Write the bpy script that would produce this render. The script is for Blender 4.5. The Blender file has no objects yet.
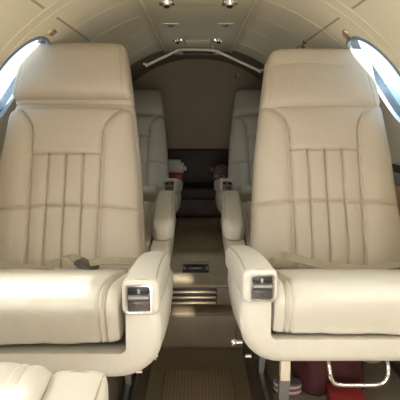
import bpy, bmesh, math, random
from mathutils import Vector, Matrix, noise
random.seed(4)
C = bpy.context.scene.collection
R = math.radians
PI = math.pi
sc = bpy.context.scene

# ------------------------------------------------------------------ camera
cam_d = bpy.data.cameras.new('camera'); cam = bpy.data.objects.new('camera', cam_d); C.objects.link(cam)
cam.location = (0, 0, .90)
cam.rotation_euler = (R(90 - 9.6), 0, R(-.2))
cam_d.sensor_width = 36; cam_d.lens = 36 * 485 / 400; cam_d.clip_start = .02
sc.camera = cam
# ------------------------------------------------------------------ world / light / exposure
sc.view_settings.view_transform = 'Standard'; sc.view_settings.look = 'None'
sc.view_settings.exposure = -0.46; sc.view_settings.gamma = 1; sc.view_settings.use_curve_mapping = False
w = bpy.data.worlds.new('sky'); sc.world = w; w.use_nodes = True
wn = w.node_tree.nodes; bg = wn['Background']
bg.inputs[0].default_value = (.80, .92, 1, 1); bg.inputs[1].default_value = 2.6
sun_d = bpy.data.lights.new('sun', 'SUN'); sun = bpy.data.objects.new('sun', sun_d); C.objects.link(sun)
sun_d.energy = 22; sun_d.angle = R(.8); sun_d.color = (1, .93, .80)
sun.rotation_euler = Vector((-.12, 1, -.38)).to_track_quat('-Z', 'Y').to_euler()
def area(name, loc, direction, sx, sy, power, col):
    d = bpy.data.lights.new(name, 'AREA'); d.shape = 'RECTANGLE'; d.size = sx; d.size_y = sy; d.energy = power; d.color = col
    o = bpy.data.objects.new(name, d); C.objects.link(o); o.location = loc
    o.rotation_euler = Vector(direction).to_track_quat('-Z', 'Z').to_euler(); return o
DAY = (1, .98, .95)
area('fill_front_opening', (0, -.78, .42), (0, 1, .45), .40, .74, 20, DAY)  # added fill lamp behind the made-up opening in the front partition
for s in (-1, 1):
    for yy, p in ((-.30, 13), (.10, 13), (.85, 13), (2.45, 3.8)):  # aftmost pair added out of view to brighten the far cabin
        area('daylight_window', (s * .90 * math.sin(R(53)), yy, .57 + .90 * math.cos(R(53))), (-s, .25, .05), .30, .40, p * (1.15 if s < 0 else .8), DAY)

# ------------------------------------------------------------------ materials
def mat(name, col, rough=.5, metal=0, bump=0, scale=60, var=.06, vscale=6, spec=.5, emit=None, kind='noise', coat=0):
    m = bpy.data.materials.new(name); m.use_nodes = True
    nt = m.node_tree; n = nt.nodes; l = nt.links; b = n['Principled BSDF']
    b.inputs['Roughness'].default_value = rough; b.inputs['Metallic'].default_value = metal
    b.inputs['Specular IOR Level'].default_value = spec
    tc = n.new('ShaderNodeTexCoord')
    no = n.new('ShaderNodeTexNoise'); no.inputs['Scale'].default_value = vscale; no.inputs['Detail'].default_value = 4
    l.new(tc.outputs['Object'], no.inputs['Vector'])
    cr = n.new('ShaderNodeValToRGB'); cr.color_ramp.elements[0].position = .3; cr.color_ramp.elements[1].position = .7
    cr.color_ramp.elements[0].color = (*[c * (1 - var) for c in col], 1)
    cr.color_ramp.elements[1].color = (*[min(1, c * (1 + var)) for c in col], 1)
    l.new(no.outputs['Fac'], cr.inputs['Fac']); l.new(cr.outputs['Color'], b.inputs['Base Color'])
    if bump:
        t = n.new('ShaderNodeTexVoronoi' if kind == 'voronoi' else 'ShaderNodeTexNoise')
        t.inputs['Scale'].default_value = scale
        l.new(tc.outputs['Object'], t.inputs['Vector'])
        bp = n.new('ShaderNodeBump'); bp.inputs['Strength'].default_value = bump; bp.inputs['Distance'].default_value = .002
        l.new(t.outputs['Distance' if kind == 'voronoi' else 'Fac'], bp.inputs['Height']); l.new(bp.outputs['Normal'], b.inputs['Normal'])
    if kind == 'voronoi':      # soft creases in the hide
        t2 = n.new('ShaderNodeTexNoise'); t2.inputs['Scale'].default_value = 16; t2.inputs['Detail'].default_value = 5; t2.inputs['Distortion'].default_value = 1.2
        l.new(tc.outputs['Object'], t2.inputs['Vector'])
        b2 = n.new('ShaderNodeBump'); b2.inputs['Strength'].default_value = .30; b2.inputs['Distance'].default_value = .008
        l.new(t2.outputs['Fac'], b2.inputs['Height']); l.new(b2.outputs['Normal'], bp.inputs['Normal'])
    return m
M = {}
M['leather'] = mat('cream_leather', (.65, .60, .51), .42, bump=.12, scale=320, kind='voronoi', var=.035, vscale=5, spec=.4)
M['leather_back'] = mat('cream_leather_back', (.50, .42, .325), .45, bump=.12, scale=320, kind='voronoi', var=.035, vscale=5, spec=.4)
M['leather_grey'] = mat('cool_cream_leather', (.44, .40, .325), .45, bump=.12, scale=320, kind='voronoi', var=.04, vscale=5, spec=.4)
M['thread'] = mat('stitch_thread', (.38, .31, .21), .8)
M['liner'] = mat('cream_liner', (.84, .75, .56), .6, bump=.15, scale=200, var=.03, vscale=2)
M['liner_rib'] = mat('pale_rib', (.82, .74, .57), .5, var=.02)
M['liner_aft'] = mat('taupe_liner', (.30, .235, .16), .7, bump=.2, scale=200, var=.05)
M['bulk'] = mat('beige_bulkhead_fabric', (.40, .32, .225), .85, bump=.3, scale=300, var=.04)
M['darkwood'] = mat('dark_brown_veneer', (.045, .028, .018), .6, var=.3, vscale=12)
M['darkleather'] = mat('dark_brown_leather', (.04, .027, .018), .65, bump=.2, scale=200)
M['carpet'] = mat('brown_carpet', (.27, .21, .145), .95, bump=1.0, scale=350, var=.22, vscale=160, spec=.1)
M['carpet2'] = mat('taupe_carpet', (.30, .25, .19), .95, bump=1.0, scale=350, var=.25, vscale=180, spec=.1)
M['humpskin'] = mat('tan_scuffed_vinyl', (.42, .35, .25), .5, bump=.2, scale=120, var=.12, vscale=14)
M['riser'] = mat('brown_vinyl_riser', (.24, .185, .12), .45, bump=.2, scale=90, var=.12, vscale=10)
M['brass'] = mat('worn_brass', (.72, .58, .38), .35, metal=.8, var=.12, vscale=40)
M['chrome'] = mat('polished_chrome', (.82, .82, .82), .12, metal=1, var=.02)
M['steel'] = mat('brushed_steel', (.26, .25, .24), .42, metal=.9, var=.08, vscale=30)
M['gunmetal'] = mat('gunmetal_insert', (.16, .15, .14), .3, metal=.8, var=.1)
M['black'] = mat('black_plastic', (.015, .015, .016), .4)
M['cream_paint'] = mat('cream_painted_metal', (.72, .62, .47), .4, var=.03)
M['white'] = mat('white_plastic', (.80, .78, .72), .35, var=.02)
M['rail'] = mat('ivory_rail', (.74, .68, .55), .35, var=.02)
M['red'] = mat('red_plastic', (.42, .035, .03), .4, var=.1)
M['redpaper'] = mat('bright_red_card', (.36, .035, .04), .5, var=.06)
M['maroon'] = mat('maroon_fabric', (.07, .012, .014), .8, bump=.5, scale=200, var=.2, vscale=20)
M['pink'] = mat('dusty_pink_cloth', (.62, .38, .36), .9, bump=.5, scale=250, var=.1)
M['greycloth'] = mat('dark_grey_cloth', (.12, .10, .11), .9, bump=.5, scale=250)
M['belt'] = mat('tan_webbing', (.33, .28, .185), .75, bump=.6, scale=500, var=.08, vscale=60)
M['placard'] = mat('black_placard', (.02, .022, .024), .3)
M['silver'] = mat('silver_emblem', (.62, .62, .58), .3, metal=.6)
M['winframe'] = mat('blue_grey_window_frame', (.06, .09, .13), .25, metal=.4, var=.1)
M['winrim'] = mat('blue_grey_window_rim', (.22, .26, .31), .4, metal=.2)
M['seam'] = mat('liner_seam', (.45, .39, .28), .7)
M['orange'] = mat('tan_orange_trim', (.55, .36, .20), .5)
M['grey'] = mat('grey_sidewall_panel', (.30, .29, .26), .6)
M['taupe_lid'] = mat('taupe_plastic', (.22, .17, .14), .5)
M['nacelle'] = mat('blue_grey_paint', (.30, .42, .55), .3, var=.05)
M['lens'] = mat('frosted_lens', (.80, .76, .66), .2)
def mesh_carpet():
    m = mat('ribbed_carpet', (.22, .17, .12), .95, spec=.1); nt = m.node_tree; n = nt.nodes; l = nt.links; b = n['Principled BSDF']
    tc = n.new('ShaderNodeTexCoord'); mp = n.new('ShaderNodeMapping'); mp.inputs['Rotation'].default_value = (0, 0, R(45))
    ck = n.new('ShaderNodeTexChecker'); ck.inputs['Scale'].default_value = 120
    ck.inputs[1].default_value = (.44, .345, .245, 1); ck.inputs[2].default_value = (.31, .24, .165, 1)
    l.new(tc.outputs['Object'], mp.inputs[0]); l.new(mp.outputs[0], ck.inputs['Vector']); l.new(ck.outputs['Color'], b.inputs['Base Color'])
    return m
M['mat'] = mesh_carpet()
def glassmat():
    m = bpy.data.materials.new('window_pane'); m.use_nodes = True; n = m.node_tree.nodes; l = m.node_tree.links
    n.remove(n['Principled BSDF']); t = n.new('ShaderNodeBsdfTransparent'); t.inputs[0].default_value = (.93, .97, 1, 1)
    g = n.new('ShaderNodeBsdfGlossy'); g.inputs['Roughness'].default_value = .05
    mx = n.new('ShaderNodeMixShader'); mx.inputs[0].default_value = .06
    l.new(t.outputs[0], mx.inputs[1]); l.new(g.outputs[0], mx.inputs[2]); l.new(mx.outputs[0], n['Material Output'].inputs[0]); return m
M['glass'] = glassmat()
def check_mat():
    m = mat('red_white_pattern', (.5, .05, .05), .5); nt = m.node_tree; n = nt.nodes; l = nt.links; b = n['Principled BSDF']
    tc = n.new('ShaderNodeTexCoord'); ck = n.new('ShaderNodeTexChecker'); ck.inputs['Scale'].default_value = 45
    ck.inputs[1].default_value = (.45, .05, .05, 1); ck.inputs[2].default_value = (.65, .6, .55, 1)
    l.new(tc.outputs['Object'], ck.inputs['Vector']); l.new(ck.outputs['Color'], b.inputs['Base Color']); return m
M['redcheck'] = check_mat()

# ------------------------------------------------------------------ helpers
def sgn(a): return -1 if a < 0 else 1
def obj(name, bm, m, parent=None, smooth=True, loc=None):
    me = bpy.data.meshes.new(name); bmesh.ops.recalc_face_normals(bm, faces=bm.faces[:]); bm.to_mesh(me); bm.free()
    me.materials.append(M[m] if isinstance(m, str) else m)
    if smooth:
        for p in me.polygons: p.use_smooth = True
    o = bpy.data.objects.new(name, me); C.objects.link(o)
    if smooth:
        try: me.set_sharp_from_angle(angle=R(40))
        except Exception: pass
    if parent: o.parent = parent
    if loc: o.location = loc
    return o
def tag(o, label, cat, group=None):
    o['label'] = label; o['category'] = cat
    if group: o['group'] = group
    return o
def struct(name, bm, m, smooth=False, parent=None):
    o = obj(name, bm, m, parent, smooth)
    if not parent: o['kind'] = 'structure'
    return o
def thing(name, label, cat, loc=(0, 0, 0), rotz=0, group=None):
    o = bpy.data.objects.new(name, None); C.objects.link(o); o.location = loc; o.rotation_euler = (0, 0, rotz); o.empty_display_size = .05
    return tag(o, label, cat, group)
def copy_obj(o, parent=None):
    c = o.copy(); C.objects.link(c); c.parent = parent if parent else o.parent
    return c
def copy_tree(o, parent=None):
    c = o.copy(); C.objects.link(c)
    if parent: c.parent = parent
    for ch in [k for k in bpy.data.objects if k.parent == o]: copy_tree(ch, c)
    return c
def box(bm, x0, x1, y0, y1, z0, z1, bev=0, seg=2, rot=None, piv=None):
    r = bmesh.ops.create_cube(bm, size=1)
    vs = r['verts']
    for v in vs: v.co = Vector(((x0 + x1) / 2 + v.co.x * (x1 - x0), (y0 + y1) / 2 + v.co.y * (y1 - y0), (z0 + z1) / 2 + v.co.z * (z1 - z0)))
    if rot is not None: bmesh.ops.rotate(bm, verts=vs, cent=piv or ((x0 + x1) / 2, (y0 + y1) / 2, (z0 + z1) / 2), matrix=rot)
    if bev:
        es = list({e for v in vs for e in v.link_edges})
        bmesh.ops.bevel(bm, geom=es, offset=bev, segments=seg, profile=.5, affect='EDGES')
    return bm
def NB(): return bmesh.new()
def cyl(bm, p, q, r, n=16, r2=None):
    p = Vector(p); q = Vector(q); d = q - p
    m = Matrix.Translation((p + q) / 2) @ d.to_track_quat('Z', 'Y').to_matrix().to_4x4()
    bmesh.ops.create_cone(bm, cap_ends=True, segments=n, radius1=r, radius2=r if r2 is None else r2, depth=d.length, matrix=m); return bm
def sph(bm, c, r, s=(1, 1, 1), n=16):
    m = Matrix.Translation(c) @ Matrix.Diagonal((*s, 1))
    bmesh.ops.create_uvsphere(bm, u_segments=n, v_segments=n // 2 + 2, radius=r, matrix=m); return bm
def loft(bm, rings, close=True, cap=True):
    vv = [[bm.verts.new(p) for p in r] for r in rings]
    n = len(rings[0])
    for a, b in zip(vv, vv[1:]):
        for i in range(n if close else n - 1):
            j = (i + 1) % n; bm.faces.new((a[i], a[j], b[j], b[i]))
    if cap: bm.faces.new(vv[0]); bm.faces.new(vv[-1])
    return bm
def catmull(pts, k=8):
    P = [Vector(p) for p in pts]; P = [P[0] * 2 - P[1]] + P + [P[-1] * 2 - P[-2]]; out = []
    for i in range(1, len(P) - 2):
        for j in range(k):
            t = j / k; a, b, c, d = P[i - 1:i + 3]
            out.append(.5 * ((2 * b) + (-a + c) * t + (2 * a - 5 * b + 4 * c - d) * t * t + (-a + 3 * b - 3 * c + d) * t ** 3))
    out.append(P[-2]); return out
def tube(bm, pts, r, n=10, k=8, smooth=True):
    path = catmull(pts, k) if smooth else [Vector(p) for p in pts]
    up = Vector((.123, .2, 1)); rings = []
    for i, p in enumerate(path):
        t = (path[min(i + 1, len(path) - 1)] - path[max(i - 1, 0)]).normalized()
        a = t.cross(up)
        if a.length < 1e-4: a = t.cross(Vector((1, 0, 0)))
        a.normalize(); b = a.cross(t)
        rings.append([p + (a * math.cos(2 * PI * q / n) + b * math.sin(2 * PI * q / n)) * r for q in range(n)])
    return loft(bm, rings)
def ribbon(bm, pts, wdirs, wid, th=.0025, k=8):
    path = catmull(pts, k); wd = catmull(wdirs, k); rings = []
    for i, p in enumerate(path):
        t = (path[min(i + 1, len(path) - 1)] - path[max(i - 1, 0)]).normalized()
        a = wd[i] - t * wd[i].dot(t); a.normalize(); b = a.cross(t)
        rings.append([p + a * wid / 2 * sx + b * th / 2 * sy for sx, sy in ((1, 1), (-1, 1), (-1, -1), (1, -1))])
    return loft(bm, rings)
def g(d, wdt): return math.exp(-(d / wdt) ** 2)

# ------------------------------------------------------------------ the cabin shell
RR, ZC = .75, .57           # cabin radius and height of its axis
Y0, Y1 = -.62, 3.62
def shell_strip(th0, th1, y0, y1, n, ny, r0=RR, r1=RR + .022):
    """a curved slab: theta measured from straight up, + to the right"""
    bm = NB(); rings = []
    for j in range(ny + 1):
        y = y0 + (y1 - y0) * j / ny
        inn = [(r0 * math.sin(th0 + (th1 - th0) * i / n), y, ZC + r0 * math.cos(th0 + (th1 - th0) * i / n)) for i in range(n + 1)]
        out = [(r1 * math.sin(th0 + (th1 - th0) * i / n), y, ZC + r1 * math.cos(th0 + (th1 - th0) * i / n)) for i in range(n, -1, -1)]
        rings.append(inn + out)
    return loft(bm, rings)
def cyl_pt(th, r, y): return Vector((r * math.sin(th), y, ZC + r * math.cos(th)))
WINY = (-.30, .10, .85, 1.585, 2.45)  # aftmost window is unseen, added to let light onto the far seats
WTH, WA, WB = R(53), .118, R(11.6)      # centre angle, half width (m), half height (angle)
def win_loop(s, yc, r, n=40, sc_=1.0):
    L = []
    for i in range(n):
        a = 2 * PI * i / n; c, d = math.cos(a), math.sin(a)
        L.append(cyl_pt(s * (WTH + WB * 1.12 * sc_ * sgn(d) * abs(d) ** .8), r, yc + WA * sc_ * sgn(c) * abs(c) ** .8))
    return L
def cut(o, s):
    for yc in WINY:
        bm = NB(); loft(bm, [win_loop(s, yc, .70), win_loop(s, yc, .86)])
        c = obj('cutter', bm, 'liner', smooth=False)
        md = o.modifiers.new('cut', 'BOOLEAN'); md.object = c; md.operation = 'DIFFERENCE'; md.solver = 'EXACT'
        dg = bpy.context.evaluated_depsgraph_get(); me = bpy.data.meshes.new_from_object(o.evaluated_get(dg))
        o.modifiers.clear(); o.data = me; bpy.data.objects.remove(c)
for s, nm in ((-1, 'wall_left'), (1, 'wall_right')):
    o = struct(nm, shell_strip(s * R(40), s * R(125), Y0, 2.95, 34, 30), 'liner')
    cut(o, s)
    for p in o.data.polygons: p.use_smooth = True
    o.data.set_sharp_from_angle(angle=R(35)); o['kind'] = 'structure'
struct('ceiling', shell_strip(R(-40), R(40), Y0, 2.95, 32, 4), 'liner', True)
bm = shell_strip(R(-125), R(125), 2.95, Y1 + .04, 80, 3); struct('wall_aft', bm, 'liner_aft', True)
# bulkhead closing the cabin at the back
bm = NB(); ring = [cyl_pt(R(-124 + 248 * i / 60), RR + .01, 0) for i in range(61)]
loft(bm, [[(p.x, Y1 - .02, p.z) for p in ring], [(p.x, Y1 + .02, p.z) for p in ring]]); struct('wall_back', bm, 'bulk')
# added unseen partition: slots cut to shape the sun patches, opening for the fill lamp
bm = NB()
holes = [(-.20, .20, -.1, .78), (.193, .284, 1.20, 1.242), (.194, .275, 1.066, 1.098), (-.43, -.03, 1.142, 1.205), (-.46, -.05, .93, 1.045)]
xs = sorted({-.78, .78, *[h[0] for h in holes], *[h[1] for h in holes]}); zs = sorted({0, 1.36, *[h[2] for h in holes if h[2] > 0], *[h[3] for h in holes]})
for xa, xb in zip(xs, xs[1:]):
    for za, zb in zip(zs, zs[1:]):
        mx_, mz_ = (xa + xb) / 2, (za + zb) / 2
        if not any(h[0] < mx_ < h[1] and h[2] < mz_ < h[3] for h in holes): box(bm, xa, xb, Y0 - .04, Y0, za, zb)
struct('sun_slot_wall', bm, 'liner')
# circumferential ribs and short lengthwise seams
k = 1
for yr in (-.5, -.1, .45, 1.03, 1.40, 1.46, 1.70, 1.96, 2.25, 2.65):
    for s in (-1, 1):
        wd = .012
        prof = [(0, 0), (.3, .002), (.5, .0026), (.7, .002), (1, 0)]
        bm = NB(); rings = []
        for i in range(41):
            th = s * (R(17) + (R(48 if 1.3 < yr < 1.9 or .3 < yr < 1.2 or yr < .3 else 70) - R(17)) * i / 40)
            rings.append([cyl_pt(th, RR - h * .9 + .0006, yr + (u - .5) * wd) for u, h in prof] + [cyl_pt(th, RR + .002, yr + (u - .5) * wd) for u in (1, 0)])
        loft(bm, rings); struct('trim_%d' % k, bm, 'liner_rib', True); k += 1
for y0, y1 in ((1.05, 1.38), (1.50, 1.94), (2.05, 2.22)):
    for s in (-1, 1):
        bm = shell_strip(s * R(33.6), s * R(34.1), y0, y1, 2, 2, RR - .0015, RR + .004); struct('trim_%d' % k, bm, 'seam'); k += 1
# flat overhead panel
bm = NB(); box(bm, -.190, .190, -.61, 2.96, 1.283, 1.345, .006)
struct('trim_%d' % k, bm, 'liner', True); k += 1
for s in (-1, 1):
    bm = NB(); box(bm, s * .192 - .007, s * .192 + .007, -.61, 2.96, 1.276, 1.30, .003); struct('trim_%d' % k, bm, 'liner_rib', True); k += 1
# windows : frame, reveal, pane
n = 1
for s in (-1, 1):
    for yc in WINY:
        bm = NB(); A = win_loop(s, yc, RR - .004, sc_=1.045); B = win_loop(s, yc, RR - .006, sc_=1.00); D = win_loop(s, yc, RR + .006, sc_=.985); E = win_loop(s, yc, RR + .004, sc_=1.045)
        loft(bm, [A, B, D, E, A], cap=False); o = struct('window_%d' % n, bm, 'winrim', True)
        dp = .028 if yc == 1.585 else .085  # unseen frames made deep to keep sun off the right seat back
        bm = NB(); loft(bm, [win_loop(s, yc, RR + .006, sc_=.985), win_loop(s, yc, RR + dp, sc_=.93), win_loop(s, yc, RR + dp + .002, sc_=1.05), win_loop(s, yc, RR + .0225, sc_=1.05)], cap=False)
        struct('window_frame', bm, 'winframe', True, o)
        bm = NB(); loft(bm, [win_loop(s, yc, RR + .020, sc_=.955), win_loop(s, yc, RR + .023, sc_=.955)]); struct('pane', bm, 'glass', False, o)
        n += 1

# ------------------------------------------------------------------ floor
bm = NB(); box(bm, -.195, .195, Y0, 1.80, -.04, 0); struct('floor', bm, 'carpet')
for s in (-1, 1):
    bm = NB(); box(bm, min(s * .195, s * .70), max(s * .195, s * .70), Y0, Y1 - .03, .02, .15); struct('floor_%s' % ('left' if s < 0 else 'right'), bm, 'carpet2')
    bm = NB(); box(bm, min(s * .172, s * .1945), max(s * .172, s * .1945), Y0, 1.785, 0, .153, .004); struct('trim_%d' % k, bm, 'gunmetal', True); k += 1
bm = NB(); box(bm, -.195, .195, 3.2, Y1 - .03, .02, .15); struct('floor_aft', bm, 'darkleather')
# the step and the raised spar cover across the aisle
bm = NB(); box(bm, -.1945, .1945, 1.79, 1.90, 0, .15, .012, 3); struct('trim_%d' % k, bm, 'riser', True); k += 1
bm = NB(); box(bm, -.150, .150, 1.784, 1.80, .012, .143, .007, 3); struct('trim_%d' % k, bm, 'riser', True); k += 1
HT = .235
bm = NB(); box(bm, -.1945, .1945, 1.875, 3.2, .10, HT, .012, 3); struct('trim_%d' % k, bm, 'humpskin', True); k += 1
# louvred air grille in the riser
gr = thing('air_grille', 'three-slot louvred brass air grille in the aisle step', 'vent', (0, 1.875, .153))
bm = NB(); box(bm, -.155, .155, -.008, .004, -.001, .072, .004); obj('frame', bm, 'riser', gr)
for i in range(3):
    z = .006 + .023 * i
    bm = NB(); box(bm, -.112, .075, -.0105, -.0070, z - .001, z + .018, .001); obj('slot', bm, 'black', gr)
    bm = NB(); box(bm, -.108, .071, -.022, -.010, z + .002, z + .0115, .003, rot=Matrix.Rotation(R(-28), 3, 'X')); obj('louvre', bm, 'brass', gr)
# metal placard
t = thing('floor_placard', 'black placard with silver emblem on the aisle step', 'sign', (-.012, 2.09, HT))
bm = NB(); box(bm, -.058, .058, -.058, .058, 0, .003, .001); obj('plate', bm, 'placard', t)
bm = NB(); box(bm, -.036, .036, -.017, .017, .003, .0036); obj('emblem_field', bm, 'gunmetal', t)
bm = NB()
for sx in (-1, 1):
    loft(bm, [[(sx * .003, -.004, z), (sx * .034, .008, z), (sx * .034, .013, z), (sx * .003, .006, z)] for z in (.0036, .0044)])
    box(bm, sx * .050 - .006, sx * .050 + .006, -.022, .022, .003, .0036)
sph(bm, (0, 0, .0038), .011, (1.4, 1, .12)); box(bm, -.026, .026, -.0135, -.0105, .0036, .0044)
obj('emblem', bm, 'silver', t)
# carpet pad on the hump
t = thing('aisle_carpet_pad', 'rectangular brown woven carpet pad on top of the raised aisle', 'carpet', (0, 2.67, HT))
bm = NB(); box(bm, -.128, .128, -.26, .50, 0, .008, .003); obj('pad', bm, 'mat', t)
bm = NB(); box(bm, -.128, .128, -.47, -.26, 0, .007, .003); obj('leading_strip', bm, 'humpskin', t)
for x, y in ((-.118, .475), (.118, .475), (.105, -.40)):
    bm = NB(); r_ = .009 if y > 0 else .012
    cyl(bm, (x, y, .006), (x, y, .011), r_, 20); sph(bm, (x, y, .012), r_ * .7, (1, 1, .6)); obj('snap_stud', bm, 'chrome', t)
bm = NB(); box(bm, -.120, .120, .55, 1.62, 0, .010, .004); tag(obj('aisle_mat', bm, 'mat'), 'brown textured mat lying in the lower aisle between the near seats', 'mat')

# ------------------------------------------------------------------ seat parts
def pad(W, H, T, back, detail=None, nu=96, nv=84, p=5.0, pv=6.0, zoff=0.0, corner=None):
    """closed cushion: u across, v up, -y is the front. W(v) half width, T depth of the front bulge, back depth of the shell."""
    bm = NB(); F = []; Bk = []
    for j in range(nv + 1):
        b = -1 + 2 * j / nv; b = math.sin(b * PI / 2) * .45 + b * .55
        fr = []; br = []
        for i in range(nu + 1):
            a = -1 + 2 * i / nu; a = math.sin(a * PI / 2) * .45 + a * .55
            v = (b + 1) / 2 * H
            # round the outline corners
            ww = W(v); cr = corner or .03
            if H - v < cr: ww -= cr - math.sqrt(max(0, cr * cr - (cr - (H - v)) ** 2))
            if v < cr * .5: ww -= cr * .5 - math.sqrt(max(0, (cr * .5) ** 2 - (cr * .5 - v) ** 2))
            x = a * ww
            e = max(0, 1 - abs(a) ** p) ** (1 / p * 1.6) * max(0, 1 - abs(b) ** pv) ** (1 / pv * 1.6)
            d = T * e + (detail(x, v, ww) * (1 - (1 - e) ** 3) if detail else 0)
            fr.append(bm.verts.new((x, -d, v + zoff)))
            if abs(a) > .9999 or abs(b) > .9999: br.append(fr[-1])
            else:
                e2 = max(0, 1 - abs(a) ** 8) ** (1 / 4) * max(0, 1 - abs(b) ** 8) ** (1 / 4)
                br.append(bm.verts.new((x, back * e2, v + zoff)))
        F.append(fr); Bk.append(br)
    for j in range(nv):
        for i in range(nu):
            bm.faces.new((F[j][i], F[j][i + 1], F[j + 1][i + 1], F[j + 1][i]))
            q = (Bk[j][i], Bk[j + 1][i], Bk[j + 1][i + 1], Bk[j][i + 1])
            try: bm.faces.new(q)
            except ValueError: pass
    return bm
VT, VS = .325, .155       # top of the pleated panel, cross seam
def lerp(a, b, t): return a + (b - a) * max(0, min(1, t))
def back_w(v): return lerp(.236, .216, v / .3) if v < .3 else lerp(.216, .192, (v - .3) / .19)
def back_detail(x, v, ww):
    d = 0; ax = abs(x); px = .106
    if v < VT + .05: sx = px - .004 * (VT - v) / .3
    else:
        t = min(1, (v - VT - .05) / .115); sx = px + .068 * t ** 2.2
    seam = ax - sx
    d -= .0075 * g(seam, .0035); d -= .0035 * g(seam - .009, .002)
    d += .010 * g(seam - .05, .045)                       # bolster swell outside the seam
    d -= .005 * g(seam, .02)
    if ax < sx:
        if v < VT:
            d -= .0055 * g(v - VT, .0045) * 1.5
            for c in (-.053, 0, .053): d -= .0075 * g(x - c, .003)
            ph = ((ax % .053) / .053); d += .0035 * math.sin(ph * PI) ** .7
        else: d += .006 * min(1, (v - VT) / .012) * (1 - ax / sx * .3)
    d -= (.0065 if 1 else 0) * g(v - VS - .006 * math.cos(x * 12), .0042) * 1.2
    d -= .003 * g(v - VS, .016)
    # wrinkles low down
    d += .0022 * noise.noise(Vector((x * 9, v * 16, 3)))
    return d
def headrest_w(v): return lerp(.193, .164, (v - .02) / .20)
def head_detail(x, v, ww):
    d = -.004 * g(ww - abs(x) - .022, .0025) + .0018 * noise.noise(Vector((x * 8, v * 8, 9)))
    d += -.018 * (v / .21) ** 2
    return d
bm_back = pad(lambda v: back_w(v - .05), .535, .055, .055, lambda x, v, ww: back_detail(x, v - .05, ww), 150, 142, zoff=-.05)
bm_head = pad(headrest_w, .208, .062, .05, head_detail, 64, 44, 6, 4.2, corner=.035)
def smesh(name, bm, m):
    o = obj(name, bm, m); me = o.data; bpy.data.objects.remove(o); return me
ME = {}
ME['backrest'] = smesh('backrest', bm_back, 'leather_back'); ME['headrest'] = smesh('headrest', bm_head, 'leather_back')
SH = .13
def shear(bm):
    for v in bm.verts: v.co.z -= SH * max(-.02, v.co.y)
    return bm
# cushion: profile in (y, z) swept across
def cushion_bm(puff=0.0):
    prof = catmull([(0, .455, .478), (0, .10, .474), (0, .022, .476), (0, .004, .50), (0, -.006, .545), (0, .003, .568 + puff), (0, .035, .588 + puff), (0, .09, .589 + puff), (0, .18, .580 + puff * .6), (0, .30, .562), (0, .41, .543), (0, .455, .522), (0, .463, .50)], 7)[:-1]
    cen = Vector((0, .22, .535)); rings = []; HW = .241; nu = 92
    for i in range(nu + 1):
        a = -1 + 2 * i / nu; a = math.sin(a * PI / 2) * .5 + a * .5; x = a * HW
        if abs(a) > .999: f = .90
        q = max(0, 1 - abs(a) ** 9) ** (1 / 6.0)
        ring = []
        for k_, p in enumerate(prof):
            c = Vector((0, max(.035, min(.43, p.y)), .515)); dlt = p - c
            dd = c + dlt * (.45 + .55 * q)
            nrm = dlt.normalized()
            top = p.z > .49 or p.y < .03
            amp = 0
            if top: amp = -.0085 * g(HW - abs(x) - .026, .003) - .006 * g(HW - abs(x) - .038, .0026)
            if puff: amp *= .4
            amp += .0028 * noise.noise(Vector((x * 10, p.y * 14, p.z * 10)))
            if p.y < .06: amp += .003 * noise.noise(Vector((x * 30, 5, p.z * 9)))
            dd = dd + nrm * amp; ring.append((x, dd.y, dd.z))
        rings.append(ring)
    bm = NB(); loft(bm, rings)
    for v in bm.verts: v.co.z -= .018
    return shear(bm)
ME['seat_cushion'] = smesh('seat_cushion', cushion_bm(), 'leather')
ME['seat_cushion_puffed'] = smesh('seat_cushion', cushion_bm(.012), 'leather')
# pod: U shaped tub
def pod_bm():
    bm = NB()
    def section(y, ins, zt):
        o_, zi, r = .306 - ins, .454, .080
        zb = .400 + ins; pts = []
        # outer right top -> down -> bottom -> left top
        N = 9
        pts.append((o_ - .006, zt)); pts.append((o_, zt - .012)); pts.append((o_ + .002, zt - .05))
        for i in range(N + 1):
            a = PI / 2 * i / N; pts.append((o_ - r + r * math.cos(a), zb + r - r * math.sin(a)))
        L = [(-x, z) for x, z in reversed(pts)]
        pts = pts + [(.1, zb), (-.1, zb)] + L
        xi = .246; pts += [(-xi, zt)] + [(-xi + .012 * (1 - math.cos(PI / 2 * i / 5)), zi + .012 * (1 - math.sin(PI / 2 * i / 5))) for i in range(6)]
        pts += [(-.1, zi), (.1, zi)] + [(xi - .012 * (1 - math.cos(PI / 2 * i / 5)), zi + .012 * (1 - math.sin(PI / 2 * i / 5))) for i in range(5, -1, -1)] + [(xi, zt)]
        return [(x, y, z) for x, z in pts]
    rings = []
    for i in range(7):
        a = PI / 2 * i / 6; rings.append(section(.012 + .028 * (1 - math.sin(a)) * 0 + .028 * (1 - math.cos(PI / 2 - a)) * 1 - .0, .0, .543))
    rings = []
    for i in range(7):
        a = PI / 2 * i / 6; rings.append(section(-.004 + .024 * (1 - math.cos(a)), .020 * (1 - math.sin(a)), .540))
    for i in range(1, 12): rings.append(section(.02 + .42 * i / 11, -.004 * math.sin(PI * i / 11), .540))
    for i in range(1, 6):
        a = PI / 2 * i / 5; rings.append(section(.44 + .03 * math.sin(a), .028 * (1 - math.cos(a)), .540 - .02 * (1 - math.cos(a))))
    loft(bm, rings)
    for v in bm.verts:
        if abs(v.co.x) > .20: v.co += Vector((sgn(v.co.x) * .0025, 0, 0)) * noise.noise(v.co * 14)
    return shear(bm)
ME['seat_pod'] = smesh('seat_pod', pod_bm(), 'leather')
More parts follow.
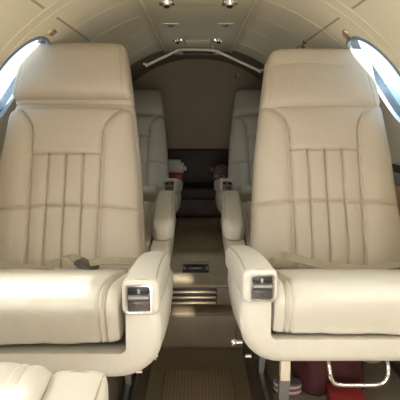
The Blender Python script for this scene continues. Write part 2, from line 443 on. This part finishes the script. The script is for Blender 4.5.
def arm_bm():
    bm = NB(); rings = []; N = 40
    def sec(y, cx, hw, z0, z1, q=4.5):
        L = []
        for i in range(N):
            a = 2 * PI * i / N; c, s_ = math.cos(a), math.sin(a)
            x = cx + hw * sgn(c) * abs(c) ** (2 / q); z = (z0 + z1) / 2 + (z1 - z0) / 2 * sgn(s_) * abs(s_) ** (2 / q)
            zz = z
            # stitched welts along the two top edges
            if s_ > 0 and .55 < abs(c) < .98: zz = z
            L.append((x, y, zz))
        return L
    for y, f in ((-.010, .82), (-.0095, .88), (-.007, .94), (-.002, .98), (.006, 1)):
        rings.append(sec(y, 0, .036 * f, .568 - .036 * f, .568 + .036 * f, 5.5))
    for i in range(1, 15):
        t = i / 14; y = .006 + .34 * t
        rings.append(sec(y, .010 * t * t, .036 + .003 * t, .532 - .004 * math.sin(PI * t), .604 + .006 * math.sin(PI * t) , 4.5 - 1.2 * t))
    for i in range(1, 9):
        a = PI / 2 * i / 8
        f = math.cos(a); rings.append(sec(.346 + .055 * math.sin(a), .010, max(.006, .039 * (.25 + .75 * f)), .532 + .02 * (1 - f), .604 - .035 * (1 - f), 3.2))
    loft(bm, rings)
    for v in bm.verts: v.co += Vector((1, 0, 1)) * .0014 * noise.noise(v.co * 12)
    return shear(bm)
ME['armrest'] = smesh('armrest', arm_bm(), 'leather')
bm = NB()
for sx in (-1, 1):
    tube(bm, [(sx * .0290 + .010 * t * t, .000 + .34 * t, .5995 + .006 * math.sin(PI * t) - SH * .34 * t) for t in [i / 12 for i in range(13)]], .0011, 6, 3)
tube(bm, [(-.029, -.001, .5995), (0, -.003, .6035), (.029, -.001, .5995)], .0011, 6, 5)
ME['stitching'] = smesh('stitching', bm, 'thread')
def rect_frame_bm(w_, h_, t_, d_):
    bm = NB(); 
    def rr(w2, h2, r, y):
        L = []
        for qx, qz, a0 in ((1, 1, 0), (-1, 1, 90), (-1, -1, 180), (1, -1, 270)):
            for i in range(5):
                a = R(a0 + 90 * i / 4); L.append((qx * (w2 - r) + r * math.cos(a), y, qz * (h2 - r) + r * math.sin(a)))
        return L
    loft(bm, [rr(w_, h_, .006, 0), rr(w_, h_, .006, -d_), rr(w_ - t_, h_ - t_, .004, -d_), rr(w_ - t_, h_ - t_, .004, 0), rr(w_, h_, .006, 0)], cap=False); return bm
ME['ashtray_bezel'] = smesh('ashtray_bezel', rect_frame_bm(.0245, .0275, .0035, .006), 'chrome')
bm = NB(); box(bm, -.022, .022, -.002, .004, -.025, .025, .001); ME['ashtray_insert'] = smesh('ashtray_insert', bm, 'gunmetal')
bm = NB(); cyl(bm, (-.019, -.006, .004), (.018, -.006, .004), .0062, 16); box(bm, -.003, .003, -.006, -.002, .008, .02, .001); ME['ashtray_lever'] = smesh('ashtray_lever', bm, 'steel')
bm = NB(); box(bm, -.020, .020, -.0032, -.0018, .011, .023, .0005); box(bm, -.020, .020, -.0032, -.0018, -.006, -.002); cyl(bm, (0, -.0035, -.014), (0, -.001, -.014), .002, 8); ME['ashtray_slot'] = smesh('ashtray_slot', bm, 'black')
def leg_me():
    bm = NB()
    box(bm, -.0105, .0105, -.012, .012, .345, .392, .002); return bm
ME['leg'] = smesh('leg', leg_me(), 'cream_paint')
bm = NB(); 
loft(bm, [[(x, y, z) for x, y in ((-.020, -.010), (.020, -.010), (.020, .010), (-.020, .010))] for z in (.335, .33)] )
bm.free(); bm = NB()
rings = [[(-.012, -.009, .350), (.012, -.009, .350), (.012, .009, .350), (-.012, .009, .350)], [(-.012, -.009, .27), (.007, -.009, .27), (.007, .009, .27), (-.012, .009, .27)], [(-.012, -.009, .22), (.001, -.009, .22), (.001, .009, .22), (-.012, .009, .22)], [(-.012, -.009, .214), (.001, -.009, .214), (.001, .009, .214), (-.012, .009, .214)]]
loft(bm, rings); ME['leg_plate'] = smesh('leg_plate', bm, 'steel')
bm = NB(); box(bm, -.012, .012, 0, .52, .0, .020, .002)
ME['floor_track'] = smesh('floor_track', bm, 'gunmetal')
bm = NB(); box(bm, -.006, .006, .02, .44, .17, .39, .002); ME['side_plate'] = smesh('side_plate', bm, 'gunmetal')
bm = NB(); cyl(bm, (0, 0, 0), (-.014, 0, 0), .004, 12); sph(bm, (-.018, 0, 0), .0075); ME['recline_knob'] = smesh('recline_knob', bm, 'chrome')
bm = NB(); cyl(bm, (0, 0, 0), (-.012, 0, 0), .004, 12); ME['lock_button'] = smesh('lock_button', bm, 'chrome')
bm = NB(); tube(bm, [(-.062, .02, .405), (-.062, -.002, .38), (-.058, -.006, .358), (-.044, -.006, .345), (0, -.006, .343), (.044, -.006, .345), (.058, -.006, .358), (.062, -.002, .38), (.062, .02, .405)], .0045, 12); ME['lift_handle'] = smesh('lift_handle', bm, 'chrome')
def pt(me, name, parent, loc=(0, 0, 0), rot=(0, 0, 0), scale=(1, 1, 1)):
    o = bpy.data.objects.new(name, ME[me]); C.objects.link(o); o.parent = parent; o.location = loc; o.rotation_euler = rot; o.scale = scale; return o

def seat(name_label, x, y, rotz=0, recline=20, head_drop=0, puffed=False, handle=False, belt=None, zf=.15, lm=None, grp='cream leather cabin seats', back_z=0, cdep=1.0, wide=1.0, twist=0, back_y=0, knobs=True, lift=0, aw=None, atw=0):
    t = thing('cabin_seat', name_label, 'seat', (x, y, zf), rotz, grp)
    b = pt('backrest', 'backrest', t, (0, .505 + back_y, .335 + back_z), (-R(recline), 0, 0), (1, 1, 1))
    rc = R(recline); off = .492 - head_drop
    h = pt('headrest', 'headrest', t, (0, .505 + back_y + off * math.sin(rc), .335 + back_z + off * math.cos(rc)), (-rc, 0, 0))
    pt('seat_cushion_puffed' if puffed else 'seat_cushion', 'seat_cushion', t, (0, -lift * .4, -.15 + lift), (0, 0, twist), (wide, cdep, 1))
    pt('seat_pod', 'seat_pod', t, (0, 0, -.15), (0, 0, twist), ((aw or wide) - .01 * bool(aw), 1, 1))
    for s in (-1, 1):
        a = pt('armrest', 'armrest', t, (s * .270 * (aw or wide), 0, -.15), (0, 0, s * atw), (s, 1, 1))
        pt('stitching', 'stitching', a)
        for nm, dy in (('ashtray_bezel', -.0085), ('ashtray_insert', -.009), ('ashtray_slot', -.009), ('ashtray_lever', -.009)):
            pt(nm, nm, a, (-.003, dy, .5685))
    for s in (-1, 1):
        for yy in (.05, .38):
            l_ = pt('leg', 'leg', t, (s * .205, yy, -.15 - SH * yy), (0, 0, 0), (-s, 1, 1))
            pt('leg_plate', 'leg_plate', l_, (0, 0, 0)).scale.z = 1
        pt('floor_track', 'floor_track', t, (s * .205, -.02, 0))
        if not knobs: continue
        pt('recline_knob', 'recline_knob', t, (s * .300, .035, .280), (0, 0, 0 if s < 0 else PI))
        pt('lock_button', 'lock_button', t, (s * .282, .02, .256), (0, 0, 0 if s < 0 else PI))
    if handle: pt('lift_handle', 'lift_handle', t, (-.055, .02, -.15))
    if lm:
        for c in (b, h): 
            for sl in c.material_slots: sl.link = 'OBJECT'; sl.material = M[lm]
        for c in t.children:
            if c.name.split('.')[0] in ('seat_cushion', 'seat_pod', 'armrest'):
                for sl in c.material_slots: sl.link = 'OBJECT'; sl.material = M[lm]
    return t
YN = .93
sR = seat('near right cream leather seat facing forward, chrome lift handle hanging below it', .393, YN, 0, 23, .030, handle=True)
sL = seat('near left cream leather seat facing forward, strong sunlight across its cushion', -.405, .870, 0, 21, wide=1.06, back_y=.050, back_z=-.014, cdep=1.10, lift=.010, head_drop=-.020, aw=1.10, atw=R(2.5))
for s, nm in ((-1, 'left'), (1, 'right')):
    seat('%s seat turned backwards behind the near %s seat, only its arm showing by the aisle' % (nm, nm), s * .402, 1.985, PI, -19, .03, knobs=False)
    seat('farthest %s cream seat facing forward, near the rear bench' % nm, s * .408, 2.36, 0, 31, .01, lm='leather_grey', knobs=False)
seat('nearest left seat turned away, cushion corner and stitched arm in front', -.412, .53, PI, 48, puffed=True, lift=.045, knobs=False)

# seat belts lie in the crease between back and cushion
def belt_parts(parent, strips, buckles, off=(0, 0, 0)):
    for pts, wd in strips:
        bm = NB(); ribbon(bm, pts, wd, .024); obj('seat_belt', bm, 'belt', parent, loc=off)
    for loc, rot in buckles:
        bm = NB(); box(bm, -.022, .022, -.028, .028, -.006, .006, .003); b = obj('buckle', bm, 'gunmetal', parent, loc=tuple(p + q for p, q in zip(loc, off))); b.rotation_euler = rot
Z = .320
belt_parts(sL, [
    ([(-.25, .40, Z + .045), (-.16, .385, Z + .030), (-.06, .375, Z + .012), (-.005, .37, Z + .01), (.02, .365, Z + .03), (.045, .37, Z + .045), (.075, .39, Z + .035), (.09, .40, Z + .02)],
     [(0, .5, 1), (0, .5, 1), (0, .4, 1), (0, .2, 1), (-.3, 1, .5), (0, 1, -.2), (.3, .6, .6), (.3, .3, 1)]),
    ([(.07, .40, Z + .008), (.12, .375, Z + .028), (.17, .37, Z + .036), (.24, .385, Z + .028)], [(0, 1, .3), (0, 1, .5), (0, 1, .6), (0, 1, .8)])], [((.105, .375, Z + .022), (R(20), 0, R(70)))], (0, .012, .018))
belt_parts(sR, [
    ([(-.235, .37, Z + .012), (-.20, .36, Z + .030), (-.17, .365, Z + .050), (-.13, .38, Z + .040), (-.05, .375, Z + .022), (.03, .37, Z + .016), (.09, .37, Z + .012), (.15, .375, Z + .022), (.24, .385, Z + .018)],
     [(.4, .6, 1), (.5, .5, 1), (.2, .5, 1), (0, .7, .8), (0, .8, .6), (0, .9, .5), (0, .8, .7), (0, 1, .4), (0, 1, .6)])], [((-.185, .345, Z + .012), (R(15), 0, R(80)))], (0, -.022, .010))

# ------------------------------------------------------------------ things under the right seat
t = thing('shopping_bag', 'dark maroon soft bag slumped on the floor under the near right seat', 'bag', (.370, 1.30, .15), R(12)); t.scale = (.72, 1, 1)
bm = NB(); rings = []
for zz, fx, fy in ((0, .92, .9), (.01, 1, 1), (.06, 1.0, .98), (.12, .94, .8), (.155, .8, .5), (.165, .7, .3)):
    rings.append([(.13 * fx * sgn(math.cos(a)) * abs(math.cos(a)) ** .55 + .008 * math.sin(5 * a + zz * 40), .085 * fy * sgn(math.sin(a)) * abs(math.sin(a)) ** .55 + .006 * math.cos(4 * a + zz * 30), zz) for a in [2 * PI * i / 40 for i in range(40)]])
loft(bm, rings); obj('body', bm, 'maroon', t)
bm = NB(); ribbon(bm, [(-.08, -.02, .150), (-.05, -.06, .185), (0, -.07, .19), (.05, -.06, .185), (.08, -.02, .150)], [(0, 1, 0)] * 5, .014); obj('strap', bm, 'maroon', t)
t = thing('red_box', 'small bright red box under the lift handle of the right seat', 'box', (.372, 1.115, .15), R(-8))
bm = NB(); box(bm, -.042, .042, -.03, .05, 0, .062, .003); obj('body', bm, 'redpaper', t)
bm = NB(); box(bm, -.043, .043, -.031, .051, .058, .066, .003); obj('lid', bm, 'redpaper', t)
t = thing('rolled_towel', 'pink and grey striped rolled cloth beside the right seat leg', 'towel', (.246, 1.235, .15), R(-12)); t.scale = (.68, .68, .62)
for i in range(5):
    bm = NB(); z0 = .006 + i * .012; rings = []
    for j in range(7):
        a = PI * j / 6; f = 1 - .08 * abs(math.cos(a)); rings.append([(.058 * f * math.cos(q), .034 * f * math.sin(q), z0 - .006 * math.cos(a)) for q in [2 * PI * k_ / 32 for k_ in range(32)]])
    loft(bm, rings); obj('stripe', bm, 'pink' if i % 2 else 'greycloth', t)
bm = NB(); rings = []
for j in range(14):
    a = j / 13; rr = .07 + .008 * math.sin(j * 2.1); z = .10 * math.sin(a * PI / 2); f = math.cos(a * PI / 2) * .97 + .03
    rings.append([((.085 + .012 * math.sin(3 * q + j)) * f * math.cos(q), (.07 + .01 * math.cos(4 * q)) * f * math.sin(q), z) for q in [2 * PI * k_ / 30 for k_ in range(30)]])
loft(bm, rings); o = obj('crumpled_cloth', bm, 'humpskin', loc=(.545, 1.46, .15)); o.scale = (.8, .8, 1); tag(o, 'beige crumpled cloth on the floor right of the red box', 'cloth')

# ------------------------------------------------------------------ sidewall ledges
for s in (-1, 1):
    t = thing('side_ledge', 'dark wood strip and tan ledge along the %s wall below the window' % ('left' if s < 0 else 'right'), 'ledge', (s * .70, 0, 0), 0, 'sidewall ledges')
    bm = NB(); x0, x1 = sorted((s * .018, s * .044)); box(bm, x0, x1, 1.45, 2.94, .705, .730, .004); obj('wood_strip', bm, 'darkwood', t)
    x0, x1 = sorted((s * .020, s * .046)); bm = NB(); box(bm, x0, x1, 1.45, 2.94, .66, .705, .004); obj('panel', bm, 'grey', t)
    x0, x1 = sorted((s * .005, s * .046)); bm = NB(); box(bm, x0, x1, 1.45, 2.94, .55, .66, .006); obj('lower_panel', bm, 'orange', t)

# ------------------------------------------------------------------ rear bench and what stands on it
t = thing('rear_bench', 'low dark brown bench across the rear of the cabin', 'bench', (0, 3.42, .15))
bm = NB(); box(bm, -.60, .60, -.15, .15, 0, .20, .006); obj('base', bm, 'darkwood', t)
bm = NB(); box(bm, -.60, .60, -.165, .12, .20, .28, .02, 3); obj('seat', bm, 'darkleather', t)
bm = NB(); box(bm, -.62, .62, .12, .175, .20, .524, .012, 3); obj('backrest', bm, 'darkwood', t)
t = thing('drinks_cooler', 'red drinks cooler with a white lid at the left end of the rear bench', 'cooler', (-.180, 3.36, .43))
bm = NB(); box(bm, -.085, .075, -.055, .055, 0, .095, .012, 3); obj('body', bm, 'red', t)
bm = NB(); box(bm, -.092, .082, -.062, .062, .095, .165, .018, 3); l_ = obj('lid', bm, 'white', t)
bm = NB(); box(bm, -.07, .06, -.045, .045, .160, .185, .01, 3); obj('lid_top', bm, 'white', l_)
bm = NB(); cyl(bm, (.08, 0, .125), (.098, 0, .125), .016, 16); obj('hinge', bm, 'white', t)
t = thing('lidded_tub', 'red and white chequered tub with a taupe lid on the rear bench at right', 'tub', (.165, 3.36, .43))
bm = NB(); cyl(bm, (0, 0, 0), (0, 0, .085), .055, 28, .062); obj('body', bm, 'redcheck', t)
bm = NB(); cyl(bm, (0, 0, .085), (0, 0, .105), .066, 28); sph(bm, (0, 0, .105), .060, (1, 1, .8), 24); obj('lid', bm, 'taupe_lid', t)
bm = NB(); sph(bm, (-.068, -.01, .115), .018); obj('knob', bm, 'taupe_lid', t)

# ------------------------------------------------------------------ rail, overhead panel fittings
t = thing('curtain_rail', 'ivory curtain rail bent along the ceiling before the rear wall', 'rail', (0, 2.75, 1.266))
bm = NB(); tube(bm, [(-.281, 0, -.080), (-.125, 0, -.008), (-.098, 0, .000), (0, 0, .003), (.084, 0, -.003), (.115, 0, -.012), (.340, 0, -.112)], .0075, 12, 6); obj('rail', bm, 'rail', t)
for x, z in ((-.281, -.080), (.340, -.112)):
    bm = NB(); sph(bm, (x, 0, z), .010); cyl(bm, (x, 0, z), (x + sgn(x) * .02, .01, z + .01), .006, 10); obj('end_bracket', bm, 'rail', t)
for x in (-.09, .078):
    bm = NB(); cyl(bm, (x, 0, 0), (x, 0, .019), .005, 10); obj('hanger', bm, 'rail', t)
t = thing('ceiling_outlet', 'dark rectangular outlet just behind the curtain rail', 'vent', (0, 2.93, 1.283))
bm = NB(); box(bm, -.135, .135, -.035, .025, -.022, .002, .006, 3); obj('housing', bm, 'liner_aft', t)
bm = NB(); box(bm, -.086, .086, -.040, -.030, -.021, -.005, .003); obj('grille', bm, 'black', t)
for x in (-.108, .108):
    bm = NB(); cyl(bm, (x, -.046, -.013), (x, -.03, -.013), .009, 16); obj('lamp', bm, 'chrome', t)
CZ = 1.283
def gasper(x, y, r, label, cat='air outlet', big=True):
    t = thing('air_outlet' if big else 'reading_light', label, cat, (x, y, CZ), 0, 'chrome air outlets in the overhead panel')
    bm = NB(); cyl(bm, (0, 0, -.006), (0, 0, .001), r * 1.25, 28, r * 1.35); obj('flange', bm, 'chrome' if big else 'rail', t)
    bm = NB(); sph(bm, (0, 0, -.004), r * .85, (1, 1, .75), 24); obj('ball', bm, 'chrome', t)
    bm = NB(); cyl(bm, (0, -r * .3, -r * .85), (0, -r * .25, -r * .45), r * .42, 20); obj('nozzle', bm, 'black', t)
def base_plate(y, label):
    for s in (-1, 1):
        bm = NB(); box(bm, s * .115 - .048, s * .115 + .048, y - .045, y + .045, CZ - .003, CZ + .001, .002)
        tag(obj('fitting_plate', bm, 'liner_rib'), label % ('left' if s < 0 else 'right'), 'plate')
for s, nm in ((-1, 'left'), (1, 'right')):
    gasper(s * .106, 1.72, .021, 'large chrome air outlet on the %s of the overhead panel, nearest the camera' % nm)
    t = thing('reading_light', 'small chrome reading light on the %s of the overhead panel, middle row' % nm, 'light', (s * .112, 2.10, CZ), 0, 'small reading lights in the overhead panel')
    bm = NB(); box(bm, -.034, .034, -.022, .022, -.003, .001, .001); obj('plate', bm, 'liner_rib', t)
    bm = NB(); sph(bm, (0, 0, -.004), .012, (1.2, 1, .7)); obj('ball', bm, 'steel', t)
    gasper(s * .102, 2.51, .021, 'chrome air outlet on the %s of the overhead panel, by the curtain rail' % nm)
for yy, hw, hl, nm in ((1.62, .082, .15, 'nearest the camera'), (2.60, .062, .10, 'by the curtain rail')):
    t = thing('access_hatch', 'flush cream hatch in the overhead panel, %s' % nm, 'panel', (0, yy, CZ), 0, 'flush hatches in the overhead panel')
    bm = NB(); box(bm, -hw, hw, -hl, hl, -.0035, .001, .0015); obj('cover', bm, 'liner', t)
    bm = NB()
    box(bm, -hw - .003, -hw, -hl - .003, hl + .003, -.0015, .001); box(bm, hw, hw + .003, -hl - .003, hl + .003, -.0015, .001)
    box(bm, -hw, hw, hl, hl + .003, -.0015, .001); box(bm, -hw, hw, -hl - .003, -hl, -.0015, .001); obj('gap_line', bm, 'liner_aft', t)
# latches beside the windows, hook, wall knob
for s, nm in ((-1, 'left'), (1, 'right')):
    p = cyl_pt(s * R(37.8), RR, 1.57)
    t = thing('shade_latch', 'small bronze latch above the %s window' % nm, 'latch', p, 0); t.rotation_euler = (0, s * R(37.8), 0)
    bm = NB(); box(bm, -.010, .010, -.014, .014, -.006, .001, .002); obj('plate', bm, 'brass', t)
    bm = NB(); box(bm, -.003, .018, -.004, .004, -.014, -.005, .001); obj('catch', bm, 'gunmetal', t)
p = cyl_pt(R(33.8), RR, 1.97)
t = thing('coat_hook', 'small dark hook on the ceiling above the near right headrest', 'hook', p); t.rotation_euler = (0, R(33.8), 0)
bm = NB(); box(bm, -.008, .008, -.012, .012, -.005, .001, .001); obj('plate', bm, 'gunmetal', t)
bm = NB(); tube(bm, [(0, 0, -.003), (0, 0, -.018), (.004, -.008, -.026), (.008, -.016, -.020)], .003, 8, 5); obj('prong', bm, 'gunmetal', t)
t = thing('wall_knob', 'round taupe knob on the rear wall at upper right', 'knob', (.29, Y1 - .02, 1.205))
bm = NB(); cyl(bm, (0, -.006, 0), (0, .001, 0), .026, 24); obj('flange', bm, 'liner_aft', t)
bm = NB(); cyl(bm, (0, -.022, 0), (0, -.005, 0), .016, 20, .020); obj('dial', bm, 'steel', t)
for y, z in ((1.10, 1.19), (1.17, 1.13)):
    pass
# wing-tip tank seen through the right window
bm = NB(); rings = []
for i in range(24):
    a = i / 23; r_ = .40 * max(.02, math.sin(PI * (.01 + .98 * a))) ** .5
    rings.append([(5.1 + r_ * math.cos(q), 11.5 + 4.0 * a, 1.35 + r_ * math.sin(q)) for q in [2 * PI * k_ / 32 for k_ in range(32)]])
loft(bm, rings); tag(obj('tip_tank', bm, 'nacelle'), 'pale blue-grey rounded tank seen outside the right window', 'fuel tank')
